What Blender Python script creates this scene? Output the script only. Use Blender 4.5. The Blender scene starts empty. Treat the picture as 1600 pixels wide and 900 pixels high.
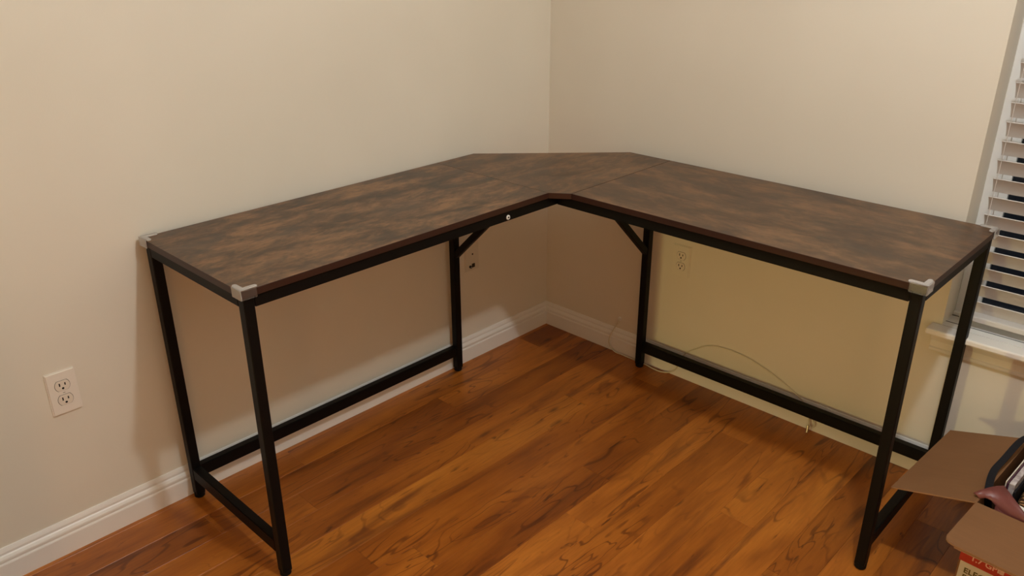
import bpy, bmesh, math, random
from mathutils import Vector, Matrix

S = bpy.context.scene
COL = S.collection
random.seed(7)

# ------------------------------------------------------------------ camera
cam = bpy.data.cameras.new('camera')
cam.sensor_fit = 'HORIZONTAL'; cam.sensor_width = 36.0
cam.lens = 1276.35 / 1600 * 36.0
cam.clip_start = 0.02; cam.clip_end = 60
camo = bpy.data.objects.new('camera', cam); COL.objects.link(camo)
Rv = Vector((0.72280718, 0.69104507, -0.00254753))
Uv = Vector((-0.27518554, 0.29121139, 0.91622532))
Fv = Vector((-0.63389486, 0.6615532, -0.4006553))
M = Matrix((Rv, Uv, -Fv)).transposed().to_4x4()
M.translation = Vector((1.99876, -2.28964, 1.48782))
camo.matrix_world = M
S.camera = camo

# ------------------------------------------------------------------ world, exposure
w = bpy.data.worlds.new('night'); S.world = w; w.use_nodes = True
w.node_tree.nodes['Background'].inputs[0].default_value = (0.004, 0.005, 0.008, 1)
w.node_tree.nodes['Background'].inputs[1].default_value = 1.0
S.view_settings.view_transform = 'Standard'
S.view_settings.look = 'None'
S.view_settings.gamma = 1.0
S.view_settings.use_curve_mapping = False
S.view_settings.exposure = 0.0
S.cycles.max_bounces = 10
S.cycles.diffuse_bounces = 6
S.cycles.use_denoising = True

# ------------------------------------------------------------------ lamps
LIGHT = Vector((1.816, -1.25, 2.285))
def point(name, loc, energy, color, radius):
    l = bpy.data.lights.new(name, 'POINT'); l.energy = energy; l.color = color
    l.shadow_soft_size = radius
    o = bpy.data.objects.new(name, l); o.location = loc; COL.objects.link(o); return o
point('ceiling_bulb', LIGHT, 50.5, (0.915, 0.968, .97), 0.040)
FAR = Vector((.42, -4.5, .445))
point('lantern_bulb', FAR, 92, (1.0, 0.85, 0.33), 0.032)
SIDE = Vector((2.95, -3.6, .62))
point('amber_fill_light', SIDE, 20, (1.0, 0.50, 0.19), 0.16)  # unseen fill light added to warm and lift the shade under the desk

# ------------------------------------------------------------------ node helpers
def mat(name, color=(.8, .8, .8), rough=.5, spec=.5, metal=0.0):
    m = bpy.data.materials.new(name); m.use_nodes = True
    b = m.node_tree.nodes['Principled BSDF']
    b.inputs['Base Color'].default_value = (*color, 1)
    b.inputs['Roughness'].default_value = rough
    b.inputs['Specular IOR Level'].default_value = spec
    b.inputs['Metallic'].default_value = metal
    return m
class NT:
    def __init__(s, m):
        s.t = m.node_tree; s.b = s.t.nodes['Principled BSDF']
    def n(s, kind, **kw):
        nd = s.t.nodes.new(kind)
        for k, v in kw.items():
            if k in ('operation', 'data_type', 'blend_type', 'noise_dimensions', 'feature', 'wave_type', 'clamp', 'interpolation_type'):
                setattr(nd, k, v)
            else:
                nd.inputs[k].default_value = v
        return nd
    def l(s, a, b): s.t.links.new(a, b)
    def math(s, op, a, b=None, c=None):
        nd = s.t.nodes.new('ShaderNodeMath'); nd.operation = op
        for i, v in enumerate((a, b, c)):
            if v is None: continue
            if isinstance(v, (int, float)): nd.inputs[i].default_value = v
            else: s.l(v, nd.inputs[i])
        return nd.outputs[0]
    def mapping(s, src, scale=(1, 1, 1), loc=(0, 0, 0)):
        nd = s.t.nodes.new('ShaderNodeMapping')
        nd.inputs['Scale'].default_value = scale; nd.inputs['Location'].default_value = loc
        s.l(src, nd.inputs['Vector']); return nd.outputs[0]
    def noise(s, vec, scale=5, detail=4, rough=.5, dist=0):
        nd = s.t.nodes.new('ShaderNodeTexNoise')
        nd.inputs['Scale'].default_value = scale; nd.inputs['Detail'].default_value = detail
        nd.inputs['Roughness'].default_value = rough; nd.inputs['Distortion'].default_value = dist
        s.l(vec, nd.inputs['Vector']); return nd.outputs[0]
    def ramp(s, fac, stops):
        nd = s.t.nodes.new('ShaderNodeValToRGB'); cr = nd.color_ramp
        while len(cr.elements) < len(stops): cr.elements.new(.5)
        for e, (p, c) in zip(cr.elements, stops):
            e.position = p; e.color = (*c, 1) if len(c) == 3 else c
        s.l(fac, nd.inputs[0]); return nd.outputs[0]
    def mix(s, fac, a, b, mode='MIX'):
        nd = s.t.nodes.new('ShaderNodeMix'); nd.data_type = 'RGBA'; nd.blend_type = mode
        if isinstance(fac, (int, float)): nd.inputs[0].default_value = fac
        else: s.l(fac, nd.inputs[0])
        for i, v in ((6, a), (7, b)):
            if isinstance(v, tuple): nd.inputs[i].default_value = (*v, 1)
            else: s.l(v, nd.inputs[i])
        return nd.outputs[2]
    def coord(s, which='Object'):
        return s.t.nodes.new('ShaderNodeTexCoord').outputs[which]
    def bump(s, h, strength=.2, dist=.002):
        nd = s.t.nodes.new('ShaderNodeBump'); nd.inputs['Strength'].default_value = strength
        nd.inputs['Distance'].default_value = dist
        s.l(h, nd.inputs['Height']); s.l(nd.outputs[0], s.b.inputs['Normal'])

# ------------------------------------------------------------------ materials
def wall_paint():
    m = mat('cream_wall_paint', (.74, .69, .585), .55, .35); t = NT(m)
    co = t.coord('Object')
    n = t.noise(co, 260, 3, .6); t.bump(n, .10, .0012)
    n2 = t.noise(co, 2.2, 3, .5)
    c = t.ramp(n2, [(.3, (.72, .67, .565)), (.7, (.76, .71, .605))])
    t.l(c, t.b.inputs['Base Color']); return m
M_wall = wall_paint()
M_ceil = mat('ceiling_paint', (.82, .80, .76), .8, .2)
M_trim = mat('white_trim_paint', (.82, .80, .755), .32, .5)
M_vinyl = mat('white_vinyl', (.80, .79, .77), .35, .5)
M_slat = mat('blind_slat_white', (.585, .565, .545), .4, .5)
M_plate = mat('almond_plastic', (.80, .745, .66), .3, .5)
M_plate2 = mat('ivory_plastic', (.74, .69, .575), .35, .5)
M_recept = mat('receptacle_plastic', (.76, .69, .585), .35, .5)
M_dark = mat('dark_slot', (.012, .010, .008), .6, .3)
M_port = mat('socket_black', (.01, .009, .008), .4, .5)
M_steel = mat('brushed_steel', (.62, .60, .57), .3, .5, 1.0)

def frame_metal():
    m = mat('black_powder_coat', (.0026, .0020, .0018), .5, .18); t = NT(m)
    n = t.noise(t.coord('Object'), 900, 2, .5); t.bump(n, .12, .0006); return m
M_frame = frame_metal()
M_rubber = mat('black_rubber_foot', (.003, .0025, .0025), .7, .2)

def rustic(name, along, seed, con=1.0):
    m = mat(name, (.1, .06, .035), .36, .36); t = NT(m)
    co = t.coord('Object')
    sc = (1, 2.3, 1) if along == 'x' else (2.3, 1, 1)
    v = t.mapping(co, sc, (seed * 3.7, seed * 1.9, seed))
    big = t.noise(v, 5.5, 8, .66, .5)
    fine = t.noise(t.mapping(co, (3, 16, 1) if along == 'x' else (16, 3, 1), (seed, 0, 0)), 4.6, 8, .7, .6)
    mid = t.noise(v, 19, 8, .68, .9)
    f = t.math('ADD', t.math('MULTIPLY', big, .58), t.math('ADD', t.math('MULTIPLY', mid, .26), t.math('MULTIPLY', fine, .21)))
    c = t.ramp(f, [(.39, (.024, .015, .010)), (.455, (.050, .028, .015)), (.505, (.082, .043, .021)), (.545, (.135, .070, .032)), (.61, (.23, .118, .052))])
    c = t.mix(1 - con, c, (.080, .043, .022))
    # broad rusty patches
    bp_ = t.noise(t.mapping(co, sc, (seed * 2.3 + 5, 1, 7)), 2.6, 7, .62, .7)
    bm_ = t.ramp(bp_, [(.53, (0, 0, 0)), (.63, (1, 1, 1))])
    c = t.mix(t.math('MULTIPLY', bm_, .55 * con), c, t.ramp(mid, [(.36, (.085, .042, .020)), (.52, (.165, .086, .040)), (.66, (.26, .140, .066))]))
    # greyish smoky patches
    g = t.noise(t.mapping(co, sc, (seed + 9, 4, 2)), 5, 4, .55, .6)
    gm = t.ramp(g, [(.54, (0, 0, 0)), (.66, (1, 1, 1))])
    c = t.mix(t.math('MULTIPLY', gm, .62 * con), c, (.046, .034, .025))
    # dark flecks
    sp = t.noise(t.mapping(co, (10, 30, 1) if along == 'x' else (30, 10, 1), (seed, 2, 0)), 2.6, 3, .5)
    sm = t.ramp(sp, [(.70, (0, 0, 0)), (.75, (1, 1, 1))])
    c = t.mix(t.math('MULTIPLY', sm, .6), c, (.022, .015, .011))
    t.l(c, t.b.inputs['Base Color'])
    r = t.math('MULTIPLY_ADD', fine, .12, .30); t.l(r, t.b.inputs['Roughness'])
    t.bump(fine, .06, .0008)
    return m
M_topL = rustic('rustic_laminate_left', 'y', 1.0)
M_topC = rustic('rustic_laminate_corner', 'y', 4.0, .72)
M_topR = rustic('rustic_laminate_right', 'x', 7.0, .62)
M_edge = mat('dark_red_edge_banding', (.034, .011, .006), .42, .4)
M_seam = mat('seam_shadow', (.01, .007, .005), .8, .2)

def floor_wood():
    m = mat('cherry_laminate', (.3, .1, .02), .3, .5); t = NT(m)
    co = t.coord('Object')
    oi = t.t.nodes.new('ShaderNodeObjectInfo')
    off = t.t.nodes.new('ShaderNodeCombineXYZ')
    t.l(t.math('MULTIPLY', oi.outputs['Random'], 37.0), off.inputs[0])
    t.l(t.math('MULTIPLY', oi.outputs['Random'], 91.0), off.inputs[1])
    va = t.t.nodes.new('ShaderNodeVectorMath'); va.operation = 'ADD'
    t.l(co, va.inputs[0]); t.l(off.outputs[0], va.inputs[1]); v = va.outputs[0]
    # base tone
    n0 = t.noise(t.mapping(v, (7, 1.4, 1)), 1.6, 4, .55, .3)
    base = t.ramp(n0, [(.28, (.30, .086, .011)), (.5, (.44, .136, .0165)), (.72, (.56, .190, .024))])
    # fine pores
    n1 = t.noise(t.mapping(v, (90, 6, 1)), 1.5, 5, .65)
    base = t.mix(.5, base, t.ramp(n1, [(.3, (.60, .55, .5)), (.62, (1.06, 1.06, 1.06))]), 'MULTIPLY')
    # cathedral contour lines
    n2 = t.noise(t.mapping(v, (7.5, 1.45, 1)), 1.15, 2.5, .5, .4)
    ph = t.math('MULTIPLY', n2, 80.0)
    s = t.math('SINE', ph)
    ln = t.ramp(s, [(.80, (0, 0, 0)), (1.0, (1, 1, 1))])
    mk = t.ramp(t.noise(t.mapping(v, (5, 1.5, 1), (5, 3, 0)), 1.3, 3, .5), [(.44, (0, 0, 0)), (.57, (1, 1, 1))])
    base = t.mix(t.math('MULTIPLY', t.math('MULTIPLY', ln, mk), .72), base, (.125, .030, .006))
    # dark smoky heartwood streaks
    n3 = t.noise(t.mapping(v, (13, 1.1, 1), (2, 8, 0)), 1.4, 4, .55, .5)
    st = t.ramp(n3, [(.57, (0, 0, 0)), (.72, (1, 1, 1))])
    base = t.mix(t.math('MULTIPLY', st, .8), base, (.135, .036, .009))
    # short dark dashes
    n5 = t.noise(t.mapping(v, (34, 7, 1), (1, 4, 0)), 1.2, 3, .55, .8)
    ds = t.ramp(n5, [(.655, (0, 0, 0)), (.73, (1, 1, 1))])
    base = t.mix(t.math('MULTIPLY', ds, .75), base, (.075, .018, .006))
    # knots
    vo = t.t.nodes.new('ShaderNodeTexVoronoi'); vo.feature = 'F1'; vo.inputs['Scale'].default_value = 1.0
    kv = t.mapping(v, (9.5, 3.0, 0.0))
    kd = t.noise(v, 22, 2, .5)
    t.l(kv, vo.inputs['Vector'])
    d = t.math('ADD', vo.outputs['Distance'], t.math('MULTIPLY', kd, .10))
    kn = t.ramp(d, [(.085, (1, 1, 1)), (.16, (0, 0, 0))])
    base = t.mix(t.math('MULTIPLY', kn, .7), base, (.06, .017, .006))
    # tone of each plank
    tone = t.ramp(oi.outputs['Random'], [(0, (.66, .58, .52)), (.17, (.82, .76, .70)), (.5, (1.0, .98, .96)), (.85, (1.05, 1.06, 1.05)), (1, (1.10, 1.18, 1.15))])
    base = t.mix(1.0, base, tone, 'MULTIPLY')
    t.l(base, t.b.inputs['Base Color'])
    t.l(t.math('MULTIPLY_ADD', n1, .16, .27), t.b.inputs['Roughness'])
    t.bump(n1, .05, .0006)
    return m
M_floor = floor_wood()
M_sub = mat('floor_joint_dark', (.035, .011, .004), .7, .2)

def clear_plastic(tr):
    m = mat('clear_soft_plastic', (.90, .87, .84), .14, .5); b = m.node_tree.nodes['Principled BSDF']
    b.inputs['Transmission Weight'].default_value = tr
    b.inputs['IOR'].default_value = 1.42
    return m
M_clear = clear_plastic(.97); M_milky = clear_plastic(.72)
M_cable = mat('off_white_cable', (.66, .60, .46), .4, .5)
M_glass = mat('window_glass', (.8, .85, .85), .02, .5)
_b = M_glass.node_tree.nodes['Principled BSDF']; _b.inputs['Transmission Weight'].default_value = 1.0; _b.inputs['IOR'].default_value = 1.45

def cardboard():
    m = mat('brown_cardboard', (.30, .15, .065), .75, .25); t = NT(m)
    co = t.coord('Object')
    n = t.noise(t.mapping(co, (4, 90, 4)), 3, 4, .6)
    n2 = t.noise(co, 5, 3, .5)
    c = t.ramp(n2, [(.3, (.205, .096, .039)), (.7, (.235, .113, .048))])
    c = t.mix(.3, c, t.ramp(n, [(.3, (.82, .8, .78)), (.7, (1.08, 1.06, 1.05))]), 'MULTIPLY')
    t.l(c, t.b.inputs['Base Color']); t.bump(n, .12, .0008); return m
M_card = cardboard()
M_cardedge = mat('cardboard_cut_edge', (.32, .175, .085), .8, .2)
M_white = mat('printed_white', (.62, .56, .47), .5, .4)
M_red = mat('printed_red', (.42, .035, .018), .45, .4)
M_redside = mat('printed_red_shaded', (.16, .016, .012), .5, .4)  # red print of the box side, darkened because that face lies in shadow
M_ink = mat('printed_olive_ink', (.12, .085, .018), .55, .3)
M_inkw = mat('printed_pale_ink', (.75, .45, .36), .5, .3)
M_mauve = mat('mauve_plastic', (.175, .050, .042), .38, .5)
M_strap = mat('black_webbing', (.006, .006, .009), .75, .3)
M_tan = mat('tan_board', (.36, .17, .045), .6, .3)
M_purple = mat('glossy_purple_cover', (.07, .02, .045), .2, .5)
def wrap():
    m = mat('shiny_wrap', (.62, .56, .58), .18, .6, .25); t = NT(m)
    n = t.noise(t.coord('Object'), 60, 4, .6); t.bump(n, .8, .004)
    t.l(t.ramp(n, [(.35, (.38, .33, .35)), (.65, (.82, .77, .78))]), t.b.inputs['Base Color']); return m
M_wrap = wrap()
def woven():
    m = mat('tawny_striped_knit', (.3, .14, .05), .7, .3); t = NT(m)
    n = t.noise(t.mapping(t.coord('Object'), (1, 1, 1)), 16, 3, .5, .6)
    s = t.math('SINE', t.math('MULTIPLY', n, 60))
    t.l(t.ramp(s, [(.2, (.06, .025, .010)), (.6, (.30, .14, .052)), (.95, (.46, .25, .10))]), t.b.inputs['Base Color'])
    t.bump(s, .5, .003); return m
M_knit = woven()
M_paper = mat('white_paper', (.78, .74, .66), .7, .2)
M_brass = mat('crimp_connector', (.50, .43, .32), .3, .5, .9)

# ------------------------------------------------------------------ mesh helpers
def new_obj(name, bm, material, parent=None, smooth=False, mats=None):
    me = bpy.data.meshes.new(name); bmesh.ops.recalc_face_normals(bm, faces=bm.faces[:])
    bm.to_mesh(me); bm.free()
    for m in (mats or [material]): me.materials.append(m)
    if smooth:
        for f in me.polygons: f.use_smooth = True
    o = bpy.data.objects.new(name, me); COL.objects.link(o)
    if parent: o.parent = parent
    return o
def box_bm(lo, hi, bevel=0, seg=1, bm=None):
    own = bmesh.new()
    lo, hi = Vector(lo), Vector(hi)
    bmesh.ops.create_cube(own, size=1, matrix=Matrix.Translation((lo + hi) / 2) @ Matrix.Diagonal((*(hi - lo), 1)))
    if bevel: bmesh.ops.bevel(own, geom=own.edges[:], offset=bevel, segments=seg, affect='EDGES', profile=.5)
    if bm is None: return own
    merge(bm, own); return bm
def merge(bm, other):
    tmp = bpy.data.meshes.new('tmp'); other.to_mesh(tmp); other.free(); bm.from_mesh(tmp); bpy.data.meshes.remove(tmp)
def cyl_bm(p0, p1, r, seg=16, bm=None, r2=None, bevel=0):
    p0, p1 = Vector(p0), Vector(p1); d = p1 - p0
    own = bmesh.new()
    mt = Matrix.Translation((p0 + p1) / 2) @ d.to_track_quat('Z', 'Y').to_matrix().to_4x4()
    bmesh.ops.create_cone(own, cap_ends=True, segments=seg, radius1=r, radius2=r if r2 is None else r2, depth=d.length, matrix=mt)
    if bevel:
        e = [e for e in own.edges if any(len(f.verts) > 4 for f in e.link_faces)]
        bmesh.ops.bevel(own, geom=e, offset=bevel, segments=2, affect='EDGES')
    if bm is None: return own
    merge(bm, own); return bm
def prism_bm(poly, z0, z1, bevel=0):
    bm = bmesh.new()
    a = [bm.verts.new((x, y, z0)) for x, y in poly]; b = [bm.verts.new((x, y, z1)) for x, y in poly]
    bm.faces.new(a[::-1]); bm.faces.new(b)
    n = len(poly)
    for i in range(n): bm.faces.new((a[i], a[(i + 1) % n], b[(i + 1) % n], b[i]))
    bmesh.ops.recalc_face_normals(bm, faces=bm.faces[:])
    if bevel: bmesh.ops.bevel(bm, geom=bm.edges[:], offset=bevel, segments=1, affect='EDGES')
    return bm
def extrude_profile(prof, p0, p1, up=Vector((0, 0, 1)), out=None):
    """profile list of (out, up) swept from p0 to p1"""
    bm = bmesh.new(); p0, p1 = Vector(p0), Vector(p1)
    A = [bm.verts.new(p0 + out * u + up * v) for u, v in prof]; B = [bm.verts.new(p1 + out * u + up * v) for u, v in prof]
    n = len(prof)
    for i in range(n): bm.faces.new((A[i], A[(i + 1) % n], B[(i + 1) % n], B[i]))
    bm.faces.new(A[::-1]); bm.faces.new(B); return bm
def bar_bm(p0, p1, wdt, hgt, up=(0, 0, 1), bevel=.002, bm=None):
    """rectangular tube from p0 to p1; hgt along up, wdt across"""
    p0, p1, up = Vector(p0), Vector(p1), Vector(up)
    d = (p1 - p0); L = d.length; d.normalize(); side = d.cross(up).normalized(); u = side.cross(d).normalized()
    own = bmesh.new()
    mt = Matrix((d * L, side * wdt, u * hgt)).transposed().to_4x4(); mt.translation = (p0 + p1) / 2
    bmesh.ops.create_cube(own, size=1, matrix=mt)
    if bevel: bmesh.ops.bevel(own, geom=own.edges[:], offset=bevel, segments=2, affect='EDGES')
    if bm is None: return own
    merge(bm, own); return bm
def tube(name, pts, r, material, parent=None, res=6, cyclic=False):
    cu = bpy.data.curves.new(name, 'CURVE'); cu.dimensions = '3D'; cu.bevel_depth = r; cu.bevel_resolution = 3; cu.resolution_u = res
    sp = cu.splines.new('BEZIER'); sp.bezier_points.add(len(pts) - 1)
    for b, p in zip(sp.bezier_points, pts):
        b.co = p; b.handle_left_type = b.handle_right_type = 'AUTO'
    cu.use_fill_caps = True
    tmp = bpy.data.objects.new('tmp', cu); COL.objects.link(tmp)
    dg = bpy.context.evaluated_depsgraph_get(); dg.update()
    me = bpy.data.meshes.new_from_object(tmp.evaluated_get(dg)); bpy.data.objects.remove(tmp); bpy.data.curves.remove(cu)
    me.name = name; me.materials.clear(); me.materials.append(material)
    for f in me.polygons: f.use_smooth = True
    o = bpy.data.objects.new(name, me); COL.objects.link(o)
    if parent: o.parent = parent
    return o
def empty(name, loc=(0, 0, 0), rz=0):
    o = bpy.data.objects.new(name, None); o.location = loc; o.rotation_euler = (0, 0, rz); o.empty_display_size = .05
    COL.objects.link(o); return o
def tag(o, label, cat, group=None):
    o['label'] = label; o['category'] = cat
    if group: o['group'] = group
    return o
def struct(name, bm, m, parent=None):
    o = new_obj(name, bm, m, parent)
    if parent is None: o['kind'] = 'structure'
    return o
def copy_tree(o, parent=None):
    c = o.copy(); COL.objects.link(c)
    if parent: c.parent = parent
    for ch in list(o.children): copy_tree(ch, c)
    return c

# ------------------------------------------------------------------ room shell
BB = .015                       # wall face stands this far behind the skirting face
CEIL = 2.56
WX0, WX1, WZ0, WZ1 = 1.45, 2.36, .480, 2.05   # window opening
REV = .145
XR, YB, XH = 3.30, -6.2, -2.2
fl = struct('floor', box_bm((XH - .1, YB - .1, -.12), (XR + .1, .1, -.004)), M_sub)
# planks laid along the left wall
PW_ = .1025
def plank(x0, x1, y0, y1):
    bm = box_bm((-(x1 - x0) / 2 + .0001, -(y1 - y0) / 2 + .0001, -.0035), ((x1 - x0) / 2 - .0001, (y1 - y0) / 2 - .0001, 0), .0005)
    o = new_obj('plank', bm, M_floor, fl); o.location = ((x0 + x1) / 2, (y0 + y1) / 2, 0); return o
known = {1: -.70, 3: -.81, 5: -.113, 6: -1.245, 11: -.560, 10: -1.02, 8: -.86, 2: -1.33, 4: -.38, 7: -.66, 9: -.21}
YF = -2.75
for k in range(-1, 33):
    x0 = .015 + PW_ * k; x1 = x0 + PW_
    if k == -1: x0 = -BB
    if x0 > XR: break
    x1 = min(x1, XR)
    cuts = [known.get(k, -random.uniform(.1, 1.1))]
    while cuts[-1] > YF + .35: cuts.append(cuts[-1] - random.uniform(.85, 1.25))
    ys = [BB] + [c for c in cuts if c > YF + .05] + [YF]
    for a, b in zip(ys[:-1], ys[1:]): plank(x0, x1, b, a)
new_obj('plank_field', box_bm((XH - .1, YB - .1, -.004), (XR, YF, 0)), M_floor, fl)['kind'] = 'stuff'

LW_END = -2.25
struct('wall_left', box_bm((-BB - .11, LW_END, -.004), (-BB, BB, CEIL)), M_wall)
bm = bmesh.new()   # right wall with the window hole
for lo, hi in (((-BB - .11, BB, -.004), (WX0, BB + REV, CEIL)), ((WX1, BB, -.004), (XR + .1, BB + REV, CEIL)),
               ((WX0, BB, -.004), (WX1, BB + REV, WZ0 - .018)), ((WX0, BB, WZ1), (WX1, BB + REV, CEIL))):
    box_bm(lo, hi, 0, 1, bm)
struct('wall_right', bm, M_wall)
struct('light_block_wall', box_bm((-BB, LW_END, -.004), (.4605, LW_END + .10, CEIL)), M_wall)  # unseen wall stub added to block the lantern light near the corner
struct('wall_side', box_bm((XR, YB, -.004), (XR + .1, BB, CEIL)), M_wall)
struct('wall_back', box_bm((XH, YB - .1, -.004), (XR + .1, YB, CEIL)), M_wall)
struct('wall_hall', box_bm((XH - .1, YB - .1, -.004), (XH, LW_END + .11, CEIL)), M_wall)
struct('wall_hall_end', box_bm((XH, LW_END, -.004), (-BB - .11, LW_END + .11, CEIL)), M_wall)
struct('ceiling', box_bm((XH - .1, YB - .1, CEIL), (XR + .1, BB + REV, CEIL + .08)), M_ceil)

# skirting: moulded profile (out, up)
H_ = .094
prof = [(-.0002, 0), (BB, 0), (BB, .052), (BB - .0012, .055), (BB - .0035, .0565), (BB - .0035, .0605), (BB - .001, .063), (BB - .0015, .068),
        (BB - .005, .074), (BB - .0075, .077), (BB - .0075, .083), (BB - .0095, .089), (.0035, .0935), (-.0002, H_)]
struct('baseboard_left', extrude_profile(prof, (-BB, LW_END, 0), (-BB, BB, 0), out=Vector((1, 0, 0))), M_trim)
struct('baseboard_right', extrude_profile(prof, (-BB, BB, 0), (XR, BB, 0), out=Vector((0, -1, 0))), M_trim)

# ------------------------------------------------------------------ window
win = empty('window_1', ((WX0 + WX1) / 2, .1, WZ0)); win['kind'] = 'structure'
def wpart(name, bm, m, par=None):
    o = new_obj(name, bm, m)
    o.parent = par or win
    bpy.context.view_layer.update()
    return o
def attach(o, p):
    o.parent = p; bpy.context.view_layer.update(); o.matrix_parent_inverse = p.matrix_world.inverted(); return o
FY0, FY1 = BB + .098, BB + .135
bm = bmesh.new(); fwid = .034
for lo, hi in (((WX0, FY0, WZ0), (WX0 + fwid, FY1, WZ1)), ((WX1 - fwid, FY0, WZ0), (WX1, FY1, WZ1)),
               ((WX0 + fwid, FY0, WZ0), (WX1 - fwid, FY1, WZ0 + .03)), ((WX0 + fwid, FY0, WZ1 - .04), (WX1 - fwid, FY1, WZ1))):
    box_bm(lo, hi, .002, 1, bm)
attach(new_obj('window_frame', bm, M_vinyl), win)
def sash(z0, z1, y):
    bm = bmesh.new(); s = .030
    x0, x1 = WX0 + fwid - .004, WX1 - fwid + .004
    for lo, hi in (((x0, y, z0), (x0 + s, y + .016, z1)), ((x1 - s, y, z0), (x1, y + .016, z1)), ((x0, y, z0), (x1, y + .016, z0 + s)), ((x0, y, z1 - s), (x1, y + .016, z1))):
        box_bm(lo, hi, .0015, 1, bm)
    o = attach(new_obj('sash', bm, M_vinyl), win)
    attach(new_obj('pane', box_bm((x0 + s - .003, y + .006, z0 + s - .003), (x1 - s + .003, y + .010, z1 - s + .003)), M_glass), o)
sash(WZ0 + .018, 1.28, FY0 + .002); sash(1.255, WZ1 - .03, FY0 + .019)
# stool and apron
attach(new_obj('sill', box_bm((WX0 - .027, -.037, WZ0 - .018), (WX1 + .027, BB + .0, WZ0), .0045, 2), M_trim), win)
attach(new_obj('sill_board', box_bm((WX0, BB, WZ0 - .018), (WX1, BB + REV, WZ0 - .0002)), M_trim), win)
ap = [(-.0002, 0), (.008, 0), (.0095, .004), (.0095, .009), (.006, .012), (.006, .030), (.009, .036), (.013, .046), (.013, .0625), (-.0002, .0625)]
attach(new_obj('apron', extrude_profile(ap, (WX0 - .018, BB, WZ0 - .0805), (WX1 + .018, BB, WZ0 - .0805), out=Vector((0, -1, 0))), M_trim), win)
attach(new_obj('joint', box_bm((WX0, BB + .030, WZ0 - .0005), (WX1, BB + .0325, WZ0 + .0004)), M_dark), win)
attach(new_obj('joint', box_bm((WX0, BB + .0835, WZ0 - .0005), (WX1, BB + .0865, WZ0 + .0005)), M_dark), win)
attach(new_obj('stop_bead', box_bm((WX0 + .0, BB + .086, WZ0), (WX1, BB + .098, WZ0 + .012), .002), M_vinyl), win)

# blind
BY = .062
blind = empty('window_blind', ((WX0 + WX1) / 2, BY, WZ0 + .02))
tag(blind, 'white horizontal slat blind hanging half open in the window recess', 'window blind')
BX0, BX1 = 1.481, WX1 - .012
PITCH = .0487; TILT = math.radians(60); SW = .0455
def slat_mesh():
    bm = bmesh.new(); n = 6; th = .0028
    A = []; 
    for i in range(n + 1):
        s = (i / n - .5); a = s * SW; crown = .0022 * (1 - (2 * s) ** 2)
        y = a * math.cos(TILT) + crown * math.sin(TILT); z = -a * math.sin(TILT) + crown * math.cos(TILT)
        ny, nz = math.sin(TILT) * th / 2, math.cos(TILT) * th / 2
        A.append(((y + ny, z + nz), (y - ny, z - nz)))
    ring = [a[0] for a in A] + [a[1] for a in A[::-1]]
    L = [bm.verts.new((-(BX1 - BX0) / 2, y, z)) for y, z in ring]; R = [bm.verts.new(((BX1 - BX0) / 2, y, z)) for y, z in ring]
    m = len(ring)
    for i in range(m): bm.faces.new((L[i], L[(i + 1) % m], R[(i + 1) % m], R[i]))
    bm.faces.new(L[::-1]); bm.faces.new(R); bmesh.ops.recalc_face_normals(bm, faces=bm.faces[:])
    me = bpy.data.meshes.new('slat'); bm.to_mesh(me); bm.free(); me.materials.append(M_slat); return me
sm_ = slat_mesh()
ztop = .801 - SW * math.sin(TILT) / 2
zs = [ztop + PITCH * k for k in range(-5, 25)]
zs = [z for z in zs if z < WZ1 - .07]
for i, z in enumerate(zs):
    o = bpy.data.objects.new('slat', sm_); COL.objects.link(o)
    o.location = ((BX0 + BX1) / 2, BY + random.uniform(-.0008, .0008), z); attach(o, blind)
attach(new_obj('bottom_rail', box_bm((BX0, BY - .024, .502), (BX1, BY + .024, .519), .004, 2), M_slat), blind)
attach(new_obj('head_rail', box_bm((BX0 - .01, BY - .035, WZ1 - .055), (BX1 + .01, BY + .03, WZ1 - .002), .003), M_slat), blind)
for x in (BX0 + .012, (BX0 + BX1) / 2, BX1 - .012):
    bm = bmesh.new()
    for dy in (-.0245, .0255): cyl_bm((x, BY + dy, .512), (x, BY + dy, WZ1 - .05), .0009, 6, bm)
    attach(new_obj('ladder_cord', bm, M_slat), blind)

# ------------------------------------------------------------------ ceiling lamp (above the frame)
cl = empty('ceiling_light', (LIGHT.x, LIGHT.y, CEIL)); tag(cl, 'bare bulb ceiling light hanging above the middle of the room', 'ceiling light')
attach(new_obj('canopy', cyl_bm((LIGHT.x, LIGHT.y, CEIL - .022), (LIGHT.x, LIGHT.y, CEIL), .06, 32, bevel=.004), M_trim), cl)
attach(new_obj('socket', cyl_bm((LIGHT.x, LIGHT.y, CEIL - .15), (LIGHT.x, LIGHT.y, CEIL - .02), .018, 20), M_trim), cl)

# lantern, under an unseen table added to cut its light off above the desk
lan = empty('lantern', (FAR.x, FAR.y, 0)); tag(lan, 'lantern under the added light-cutting table behind the camera', 'lamp')
attach(new_obj('stand', cyl_bm((FAR.x, FAR.y, 0), (FAR.x, FAR.y, FAR.z - .055), .06, 24, bevel=.004), M_steel), lan)
sd = empty('light_cut_table', (FAR.x + .2, FAR.y + .2, 0)); tag(sd, 'low dark table behind the camera, added to cut the lantern light off above the desk', 'table')
x0, x1, y0, y1 = FAR.x - .55, FAR.x + 1.1, FAR.y - .35, FAR.y + 2.0
attach(new_obj('tabletop', box_bm((x0, y0, .60), (x1, y1, .625), .002), M_sub), sd)
for x in (x0 + .02, x1 - .02):
    for y in (y0 + .02, y1 - .02):
        attach(new_obj('leg', box_bm((x - .015, y - .015, 0), (x + .015, y + .015, .60)), M_sub), sd)

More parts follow.
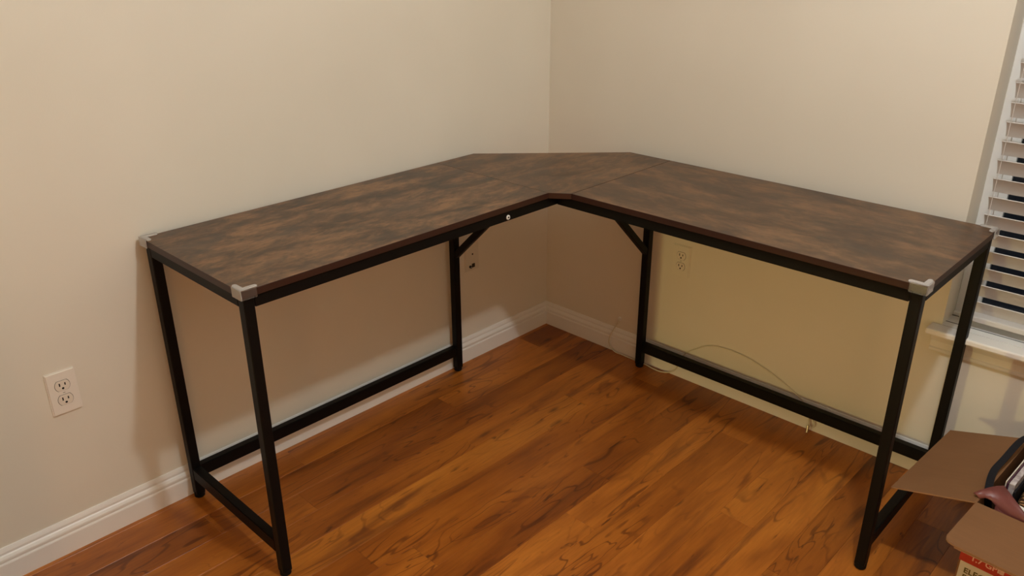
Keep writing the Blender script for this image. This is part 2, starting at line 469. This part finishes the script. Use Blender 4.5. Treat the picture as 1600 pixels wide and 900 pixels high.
al = empty('amber_fill', (SIDE.x, SIDE.y, 0)); tag(al, 'added amber fill light on a short stand, unseen behind the camera', 'lamp')
attach(new_obj('stand', cyl_bm((SIDE.x, SIDE.y, 0), (SIDE.x, SIDE.y, SIDE.z - .17), .09, 24, bevel=.004), M_sub), al)

# ------------------------------------------------------------------ desk
GX, GY, XIN, YIN, YA, XRR, H = .003, -.013, .4926, -.5246, -1.5468, 1.5344, .789
TH = .017
desk = empty('corner_desk', (.25, -.27, 0))
tag(desk, 'L-shaped corner desk with rustic brown top and black metal frame', 'desk')
def top(name, poly, m, lab=None):
    bm = prism_bm(poly, H - TH, H, .0006)
    o = new_obj(name, bm, m, mats=[m, M_edge])
    for f in o.data.polygons:
        if abs(f.normal.z) < .9: f.material_index = 1
    attach(o, desk); return o
IY, IX, BYc, BXc = -.5637, .5474, -.3956, .3829
g = .0007
top('desktop_panel', [(GX, YA), (XIN, YA), (XIN, IY - .00005), (GX, IY - .00005)], M_topL)
top('desktop_panel', [(GX, IY + .00005), (XIN, IY + .00005), (IX - g, YIN), (IX - g, GY), (BXc, GY), (GX, BYc)], M_topC)
top('desktop_panel', [(IX + g, YIN), (XRR, YIN), (XRR, GY), (IX + g, GY)], M_topR)
LI, LT = .0192, .026
ZT = H - TH            # underside of top
def leg(x, y):
    o = attach(new_obj('leg', box_bm((x - LT / 2, y - LT / 2, .012), (x + LT / 2, y + LT / 2, ZT), .0025, 2), M_frame), desk)
    attach(new_obj('foot', cyl_bm((x, y, 0), (x, y, .022), .0145, 20, bevel=.003), M_rubber), o)
    return o
xl0, xl1, yl0, yr0, yr1, xr1 = GX + LI, XIN - LI, YA + LI, GY - LI, YIN + LI, XRR - LI
MLY, MRX = -.5158, .4918
legs = [(xl0, yl0), (xl1, yl0), (xl0, MLY), (MRX, yr0), (xr1, yr0), (xr1, yr1)]
for a in legs: leg(*a)
RH = .030              # rail height
zr = ZT - RH / 2
def rail(name, a, b, h=RH, w_=LT, z=zr):
    return attach(new_obj(name, bar_bm((*a, z), (*b, z), w_, h), M_frame), desk)
hl = LT / 2
rail('rail', (xl1, yl0 + hl), (xl1, yr1 + hl)); rail('rail', (xl1 + hl, yr1), (xr1 - hl, yr1))
rail('rail', (xl0, yl0 + hl), (xl0, yr0 - .36)); rail('rail', (xl0 + .36, yr0), (xr1 - hl, yr0))
rail('rail', (xl0 + hl, yl0), (xl1 - hl, yl0)); rail('rail', (xr1, yr0 - hl), (xr1, yr1 + hl))
rail('cross_rail', (xl0 + hl, MLY), (xl1 - hl, MLY)); rail('cross_rail', (MRX, yr0 - hl), (MRX, yr1 + hl))
zs_ = .0855
rail('stretcher', (xl0, yl0 + hl), (xl0, MLY - hl), .037, .024, zs_); rail('stretcher', (MRX + hl, yr0), (xr1 - hl, yr0), .037, .024, zs_)
rail('stretcher', (xl0 + hl, yl0), (xl1 - hl, yl0), .037, .024, zs_); rail('stretcher', (xr1, yr0 - hl), (xr1, yr1 + hl), .037, .024, zs_)
def brace(p0, p1): attach(new_obj('brace', bar_bm(p0, p1, .020, .022, up=(0, 0, 1)), M_frame), desk)
brace((xl0 + hl - .004, MLY, .457), (xl0 + .312, MLY, .752)); brace((MRX, yr0 - hl + .004, .458), (MRX, yr0 - .312, .752))
# bolt cap on the front rail of the left arm
bm = cyl_bm((xl1 + hl - .001, -.727, .753), (xl1 + hl + .003, -.727, .753), .0068, 20, bevel=.001)
bo = new_obj('bolt', bm, M_trim); bo['label'] = 'white bolt cap'; attach(bo, desk)
attach(new_obj('hex_recess', cyl_bm((xl1 + hl + .0028, -.727, .753), (xl1 + hl + .0034, -.727, .753), .0032, 6), M_port), bo)
bpy.context.view_layer.update()

# ------------------------------------------------------------------ corner guards
def guard(cx, cy, sx, sy, label):
    """cx, cy: outer corner of top; sx, sy: direction from that corner along the edges into the desk"""
    arm, lip, t = .036, .0125, .0032
    z0, z1 = H - TH - .003, H + t
    root = empty('corner_guard', (cx, cy, z0)); tag(root, label, 'corner guard', 'clear corner guards on the desk')
    def bx(x0, x1, y0, y1, a, b): # local coords: u along sx, v along sy
        return (min(cx + sx * x0, cx + sx * x1), min(cy + sy * y0, cy + sy * y1), a), (max(cx + sx * x0, cx + sx * x1), max(cy + sy * y0, cy + sy * y1), b)
    bm = bmesh.new()
    box_bm(*bx(-t, arm, -t, -.0003, z0, z1), .0013, 2, bm); attach(new_obj('side_wing', bm, M_clear if cx > 1 else M_milky), root)
    bm = bmesh.new()
    box_bm(*bx(-t, -.0003, -.0003, arm, z0, z1), .0013, 2, bm); attach(new_obj('side_wing', bm, M_milky if cx > 1 else M_clear), root)
    bm = bmesh.new()
    pts = [(0, 0), (arm, 0)]
    for k in range(7):
        a = math.pi * k / 6; pts.append((arm + lip / 2 * math.sin(a), lip / 2 - lip / 2 * math.cos(a)))
    pts += [(lip, lip)]
    for k in range(7):
        a = math.pi * k / 6; pts.append((lip / 2 + lip / 2 * math.cos(a), arm + lip / 2 * math.sin(a)))
    P = [(cx + sx * u, cy + sy * v) for u, v in pts]
    attach(new_obj('top_lip', prism_bm(P, H + .0003, H + t + .001, .0011), M_milky), root)
guard(XIN, YA, -1, 1, 'clear plastic corner guard on the near corner of the left arm')
guard(GX, YA, 1, 1, 'clear plastic corner guard at the left end against the wall')
guard(XRR, YIN, -1, 1, 'clear plastic corner guard on the near corner of the right arm')
guard(XRR, GY, -1, -1, 'clear plastic corner guard at the right end beside the window blind')

# ------------------------------------------------------------------ wall outlets
def rounded_poly(wd, ht, r, n=5):
    pts = []
    for cx, cy, a0 in ((wd / 2 - r, ht / 2 - r, 0), (-wd / 2 + r, ht / 2 - r, 90), (-wd / 2 + r, -ht / 2 + r, 180), (wd / 2 - r, -ht / 2 + r, 270)):
        for k in range(n + 1):
            a = math.radians(a0 + 90 * k / n); pts.append((cx + r * math.cos(a), cy + r * math.sin(a)))
    return pts
def face_poly():   # duplex face: circle cut flat at top and bottom
    r, h = .0172, .0132; a0 = math.asin(h / r); pts = []
    for s in (0, math.pi):
        for k in range(13):
            a = s - a0 + 2 * a0 * k / 12; pts.append((r * math.cos(a), r * math.sin(a)))
    return pts
def outlet(loc, rot, mp, mr, label):
    root = empty('wall_outlet', loc); root.rotation_euler = rot
    tag(root, label, 'outlet', 'duplex outlets')
    bm = prism_bm(rounded_poly(.070, .115, .003), 0, .0062)
    es = [e for e in bm.edges if all(v.co.z > .006 for v in e.verts)]
    bmesh.ops.bevel(bm, geom=es, offset=.0028, segments=3, affect='EDGES')
    new_obj('cover_plate', bm, mp, root)
    for sy in (1, -1):
        g_ = new_obj('groove', prism_bm([(x * 1.055, y * 1.06 + sy * .0195) for x, y in face_poly()], .0055, .00635), M_dark, root)
        f = new_obj('receptacle', prism_bm([(x, y + sy * .0195) for x, y in face_poly()], .0056, .0078, .0004), mr, root)
        for sx, hh in ((-1, .0085), (1, .0068)):
            new_obj('slot', box_bm((sx * .0064 - .0015, sy * .0195 + .0035 - hh / 2, .0070), (sx * .0064 + .0015, sy * .0195 + .0035 + hh / 2, .0080)), M_dark, f)
        pts = [(.0030 * math.cos(a), .0030 * math.sin(a) + sy * .0195 - .0072) for a in [math.pi * k / 8 * 2 for k in range(16)]]
        new_obj('ground_hole', prism_bm(pts, .0070, .0080), M_dark, f)
    s = new_obj('screw', cyl_bm((0, 0, .006), (0, 0, .0074), .0032, 16), mp, root)
    new_obj('screw_slot', box_bm((-.0026, -.0005, .0070), (.0026, .0005, .0076)), M_dark, s)
ROT_L = (math.pi / 2, 0, math.pi / 2)
ROT_R = (math.pi / 2, 0, 0)
outlet((-BB, -1.7945, .4465), ROT_L, M_plate, M_recept, 'white duplex power outlet on the wall left of the desk')
outlet((.6054, BB, .4404), ROT_R, M_plate2, M_recept, 'cream duplex power outlet under the right arm of the desk')
# phone / cable jack plate
jk = empty('wall_jack', (-BB, -.402, .412)); jk.rotation_euler = ROT_L
tag(jk, 'wall painted jack plate with black sockets behind the left desk brace', 'wall jack')
bm = prism_bm(rounded_poly(.070, .115, .003), 0, .0055)
bmesh.ops.bevel(bm, geom=[e for e in bm.edges if all(v.co.z > .005 for v in e.verts)], offset=.0026, segments=3, affect='EDGES')
new_obj('cover_plate', bm, mat('wall_tone_plate', (.66, .61, .51), .4, .4), jk)
new_obj('screw', cyl_bm((.002, .006, .005), (.002, .006, .0066), .0033, 14), M_port, jk)
pt_ = new_obj('phone_port', box_bm((-.002, -.046, .0045), (.0125, -.031, .0072), .0008), M_port, jk)
bm = bmesh.new()
N = 20
bmesh.ops.create_circle(bm, cap_ends=False, radius=.005, segments=N)
new_obj('coax_port', cyl_bm((-.0105, -.040, .005), (-.0105, -.040, .012), .0052, 18), M_port, jk); bm.free()
new_obj('port_pin', cyl_bm((-.0105, -.040, .0115), (-.0105, -.040, .0125), .0022, 10), M_steel, jk)

# ------------------------------------------------------------------ cable along the right skirting
cb = empty('coax_cable', (.36, 0, 0)); tag(cb, 'thin off white cable running along the right baseboard and arching up the wall', 'cable')
yw, yf = BB - .0035, -.006
pts = [(.360, BB + .002, .136), (.3615, yw - .006, .136), (.356, yw - .005, .123), (.343, yw - .002, .098), (.331, -.004, .060), (.330, -.006, .025), (.352, -.008, .006), (.40, -.009, .003), (.46, -.010, .003), (.505, -.011, .003), (.545, -.018, .003), (.585, -.016, .004), (.622, -.007, .02),
       (.655, yw - .001, .096), (.70, yw, .133), (.745, yw, .160), (.81, yw, .172), (.872, yw, .170), (.935, yw, .157), (1.02, yw, .128), (1.07, yw, .104), (1.105, yw - .003, .084), (1.130, -.004, .055), (1.141, -.010, .030), (1.141, -.016, .014)]
c = tube('cable_run', pts, .0024, M_cable); attach(c, cb)
attach(new_obj('wall_grommet', cyl_bm((.360, BB, .136), (.360, BB - .006, .136), .0085, 18, bevel=.0015), M_trim), cb)
attach(new_obj('end_connector', cyl_bm((1.141, -.0155, .024), (1.143, -.0225, .001), .0042, 12, r2=.0036), M_brass), cb)
c2 = tube('loose_tail', [(1.122, -.004, .062), (1.150, -.006, .045), (1.158, -.008, .026), (1.150, -.012, .020), (1.142, -.014, .028)], .002, M_cable); attach(c2, cb)

# ------------------------------------------------------------------ cardboard box
A = math.radians(-3.2)
BO = Vector((1.717, -.484, 0))
bx_ = empty('cardboard_box', BO, A)
tag(bx_, 'open brown cardboard box with printed white front beside the right desk leg', 'box')
W_, D_, HB, T_ = .37, .365, .30, .004
def bp(name, bm, m, lab=None, par=None, mats=None):
    o = new_obj(name, bm, m, par or bx_, mats=mats)
    if lab: o['label'] = lab
    return o
fp = bp('front_panel', box_bm((0, 0, 0), (W_, T_, HB)), M_card)
bp('side_panel', box_bm((0, T_, 0), (T_, D_ - T_, HB)), M_card); bp('side_panel', box_bm((W_ - T_, T_, 0), (W_, D_ - T_, HB)), M_card)
bp('back_panel', box_bm((0, D_ - T_, 0), (W_, D_, HB)), M_card); bp('bottom_panel', box_bm((T_, T_, 0), (W_ - T_, D_ - T_, T_)), M_card)
# printed sheets on the front
bp('print_field', box_bm((.004, -.0006, .004), (W_ - .004, 0, HB - .004)), M_white, 'white printed field', fp)
bp('red_band', box_bm((.0, -.0010, .137), (W_, -.0004, .215)), M_red, 'red printed band', fp)
bp('side_print', box_bm((-.0006, .001, .004), (0, D_ - .001, HB - .004)), M_redside, 'red printed side with its shade in the colour')
def text(txt, size, x, z, m, name='lettering'):
    cu = bpy.data.curves.new('txt', 'FONT'); cu.body = txt; cu.size = size; cu.extrude = .0002; cu.offset = .0004; cu.space_character = 1.02
    tmp = bpy.data.objects.new('tmp', cu); COL.objects.link(tmp)
    dg = bpy.context.evaluated_depsgraph_get(); dg.update()
    me = bpy.data.meshes.new_from_object(tmp.evaluated_get(dg)); bpy.data.objects.remove(tmp); bpy.data.curves.remove(cu)
    me.materials.clear(); me.materials.append(m); me.name = name
    o = bpy.data.objects.new(name, me); COL.objects.link(o); o.parent = fp
    o.location = (x, -.0013, z); o.rotation_euler = (math.pi / 2, 0, 0); return o
text('ELECTRIC', .0200, .0150, .1085, M_ink); text('PRESSURE', .0200, .0150, .0890, M_ink)
text('1.7 GPM', .0200, .0230, .1495, M_inkw)
new_obj('round_mark', cyl_bm((.088, -.0008, .1535), (.088, -.0014, .1535), .0052, 18), M_inkw, fp)
# flaps
def flap(name, pts, th=.0035):
    """pts: closed polygon (3D, local), thickened downwards along its normal"""
    bm = bmesh.new(); vs = [bm.verts.new(p) for p in pts]; f = bm.faces.new(vs); f.normal_update()
    n = f.normal.copy()
    if n.z < 0: n = -n
    ws = [bm.verts.new(Vector(p) - n * th) for p in pts]
    bm.faces.new(ws[::-1]); k = len(pts)
    for i in range(k): bm.faces.new((vs[i], vs[(i + 1) % k], ws[(i + 1) % k], ws[i]))
    o = new_obj(name, bm, M_card, bx_, mats=[M_card, M_cardedge])
    for p in o.data.polygons:
        if p.area < .004 and abs(p.normal.dot(n)) < .5: p.material_index = 1
    return o
zf = HB + .0005
flap('flap', [(0, .001, zf), (0, D_, zf), (-.178, D_ - .004, zf - .057), (-.181, .004, zf - .060)])
ff = .181
flap('flap', [(.002, 0, zf), (W_, 0, zf), (W_, -ff, zf + .000), (.022, -ff, zf), (.010, -ff + .004, zf - .001), (.003, -ff + .012, zf - .002), (.0, -ff + .022, zf - .001)])
bp('flap_lining', box_bm((.024, -ff + .0005, zf - .0078), (W_, -ff + .02, zf - .0045)), M_cardedge)
flap('flap', [(W_, 0, zf), (W_ + .13, 0, zf - .10), (W_ + .13, D_, zf - .10), (W_, D_, zf)])
flap('flap', [(0, D_, zf), (W_, D_, zf), (W_, D_ + .06, zf + .150), (0, D_ + .06, zf + .150)])

# contents, in the box's own frame then placed in world
BM = Matrix.Translation(BO) @ Matrix.Rotation(A, 4, 'Z')
def inbox(o): o.matrix_world = BM; return o
def loc(x, y): return (BM @ Vector((x, y, 0))).xy
def wl(wx, wy, z):      # world point to box frame
    return BM.inverted() @ Vector((wx, wy, z))
def ribbon(rows, th):
    """rows: list of rows of 3D points -> thickened sheet"""
    bm = bmesh.new(); G = [[bm.verts.new(p) for p in r] for r in rows]
    for a, b in zip(G[:-1], G[1:]):
        for i in range(len(a) - 1): bm.faces.new((a[i], a[i + 1], b[i + 1], b[i]))
    bmesh.ops.recalc_face_normals(bm, faces=bm.faces[:])
    bmesh.ops.solidify(bm, geom=bm.faces[:], thickness=th); return bm
# pink folded bag near the front-left corner
up_ = [(1.707, -.462), (1.7175, -.4425), (1.729, -.428), (1.741, -.413), (1.752, -.402), (1.772, -.425), (1.812, -.473), (1.87, -.485), (1.95, -.470)]
lo_ = [(1.7215, -.4645), (1.731, -.452), (1.742, -.449), (1.753, -.457), (1.764, -.468), (1.788, -.482), (1.822, -.4865), (1.88, -.488), (1.95, -.478)]
z_up = [.309, .313, .317, .319, .319, .318, .316, .313, .31]; z_lo = [.302, .302, .299, .296, .296, .297, .297, .295, .29]
rowA = [wl(x, y, z) for (x, y), z in zip(up_, z_up)]
rowM = [(a + wl(x, y, z)) / 2 + Vector((0, 0, .002)) for a, (x, y), z in zip(rowA, lo_, z_lo)]
rowB = [wl(x, y, z) for (x, y), z in zip(lo_, z_lo)]
rowC = [Vector((max(p.x + .002, .008), min(max(p.y + .004, .010), .034), .20)) for p in rowB]
rowD = [Vector((max(p.x + .003, .010), min(max(p.y + .006, .012), .036), .02)) for p in rowB]
bm = ribbon([rowA, rowM, rowB], .0025); merge(bm, ribbon([rowB[3:], rowC[3:], rowD[3:]], .0025))
o = new_obj('pink_bag', bm, M_mauve, smooth=True); inbox(o)
tag(o, 'dusty pink plastic bag bunched over the front edge inside the cardboard box', 'bag')
# black strap draped over the left edge of the box
cpts = [wl(1.752, -.405, .12), wl(1.738, -.425, .25), wl(1.7285, -.425, .305), wl(1.7165, -.352, .312), wl(1.722, -.290, .320), wl(1.734, -.198, .335), wl(1.752, -.150, .325), wl(1.766, -.140, .25), wl(1.775, -.140, .12)]
def strap_rows(c, wv):
    rows = [[], []]
    for p, wd in zip(c, wv): rows[0].append(p + Vector((-wd, -wd * .35, .001))); rows[1].append(p + Vector((wd, wd * .35, -.001)))
    return rows
def dens(c, n=6):
    out = []
    for i in range(len(c) - 1):
        p0 = c[max(i - 1, 0)]; p1 = c[i]; p2 = c[i + 1]; p3 = c[min(i + 2, len(c) - 1)]
        for k in range(n):
            t = k / n
            out.append(.5 * ((2 * p1) + (p2 - p0) * t + (2 * p0 - 5 * p1 + 4 * p2 - p3) * t * t + (3 * p1 - p0 - 3 * p2 + p3) * t ** 3))
    return out + [c[-1]]
dc = dens(cpts)
o = new_obj('black_strap', ribbon(strap_rows(dc, [.0075] * len(dc)), .003), M_strap); inbox(o)
tag(o, 'bent black webbing strap draped along the left edge of the cardboard box', 'strap')
# tan board, magazines, knit, paper
def slab(name, x0, x1, y0, y1, z0, z1, m, label, cat, tilt=0, group=None, bev=.0006):
    o = new_obj(name, box_bm((-(x1 - x0) / 2, y0, 0), ((x1 - x0) / 2, y1, z1 - z0), bev), m)
    o.matrix_world = BM @ Matrix.Translation(((x0 + x1) / 2, 0, z0)) @ Matrix.Rotation(tilt, 4, 'Y')
    tag(o, label, cat, group); return o
slab('magazine', .0285, .0305, .098, .340, .012, .324, M_paper, 'thin white edged magazine standing nearest the left wall of the box', 'magazine', 0, 'magazines in the box')
slab('magazine', .0315, .0350, .098, .340, .012, .321, M_purple, 'dark purple magazine between the white edge and the shiny wrap', 'magazine', 0, 'magazines in the box')
slab('wrapped_packet', .0362, .0480, .098, .340, .012, .322, M_wrap, 'shiny silver wrapped packet standing beside the purple magazine', 'packet', 0)
slab('black_folder', .0495, .0530, .098, .340, .012, .304, M_strap, 'black folder between the silver packet and the tawny knit', 'folder', 0)
bm = bmesh.new(); bmesh.ops.create_icosphere(bm, subdivisions=4, radius=1)
for v in bm.verts:
    p = v.co; r = 1 + .05 * math.sin(9 * p.x + 4 * p.z) * math.sin(7 * p.y)
    q = [math.copysign(abs(c) ** .62, c) for c in p]
    v.co = Vector((q[0] * .050 * r, q[1] * .120 * r, q[2] * .085 * r))
o = new_obj('striped_knit', bm, M_knit, smooth=True); o.matrix_world = BM @ Matrix.Translation((.1065, .190, .232))
tag(o, 'tawny brown striped knit bundled in the box at the picture edge', 'knitwear')
bm = ribbon([[Vector((.068 + .04 * i, .046 + .009 * j + .004 * math.sin(i * 2), .290 + .010 * math.sin(i + j))) for i in range(5)] for j in range(4)], .0015)
o = new_obj('crumpled_paper', bm, M_paper); inbox(o); tag(o, 'scrap of white paper tucked between pink bag and knit', 'paper')
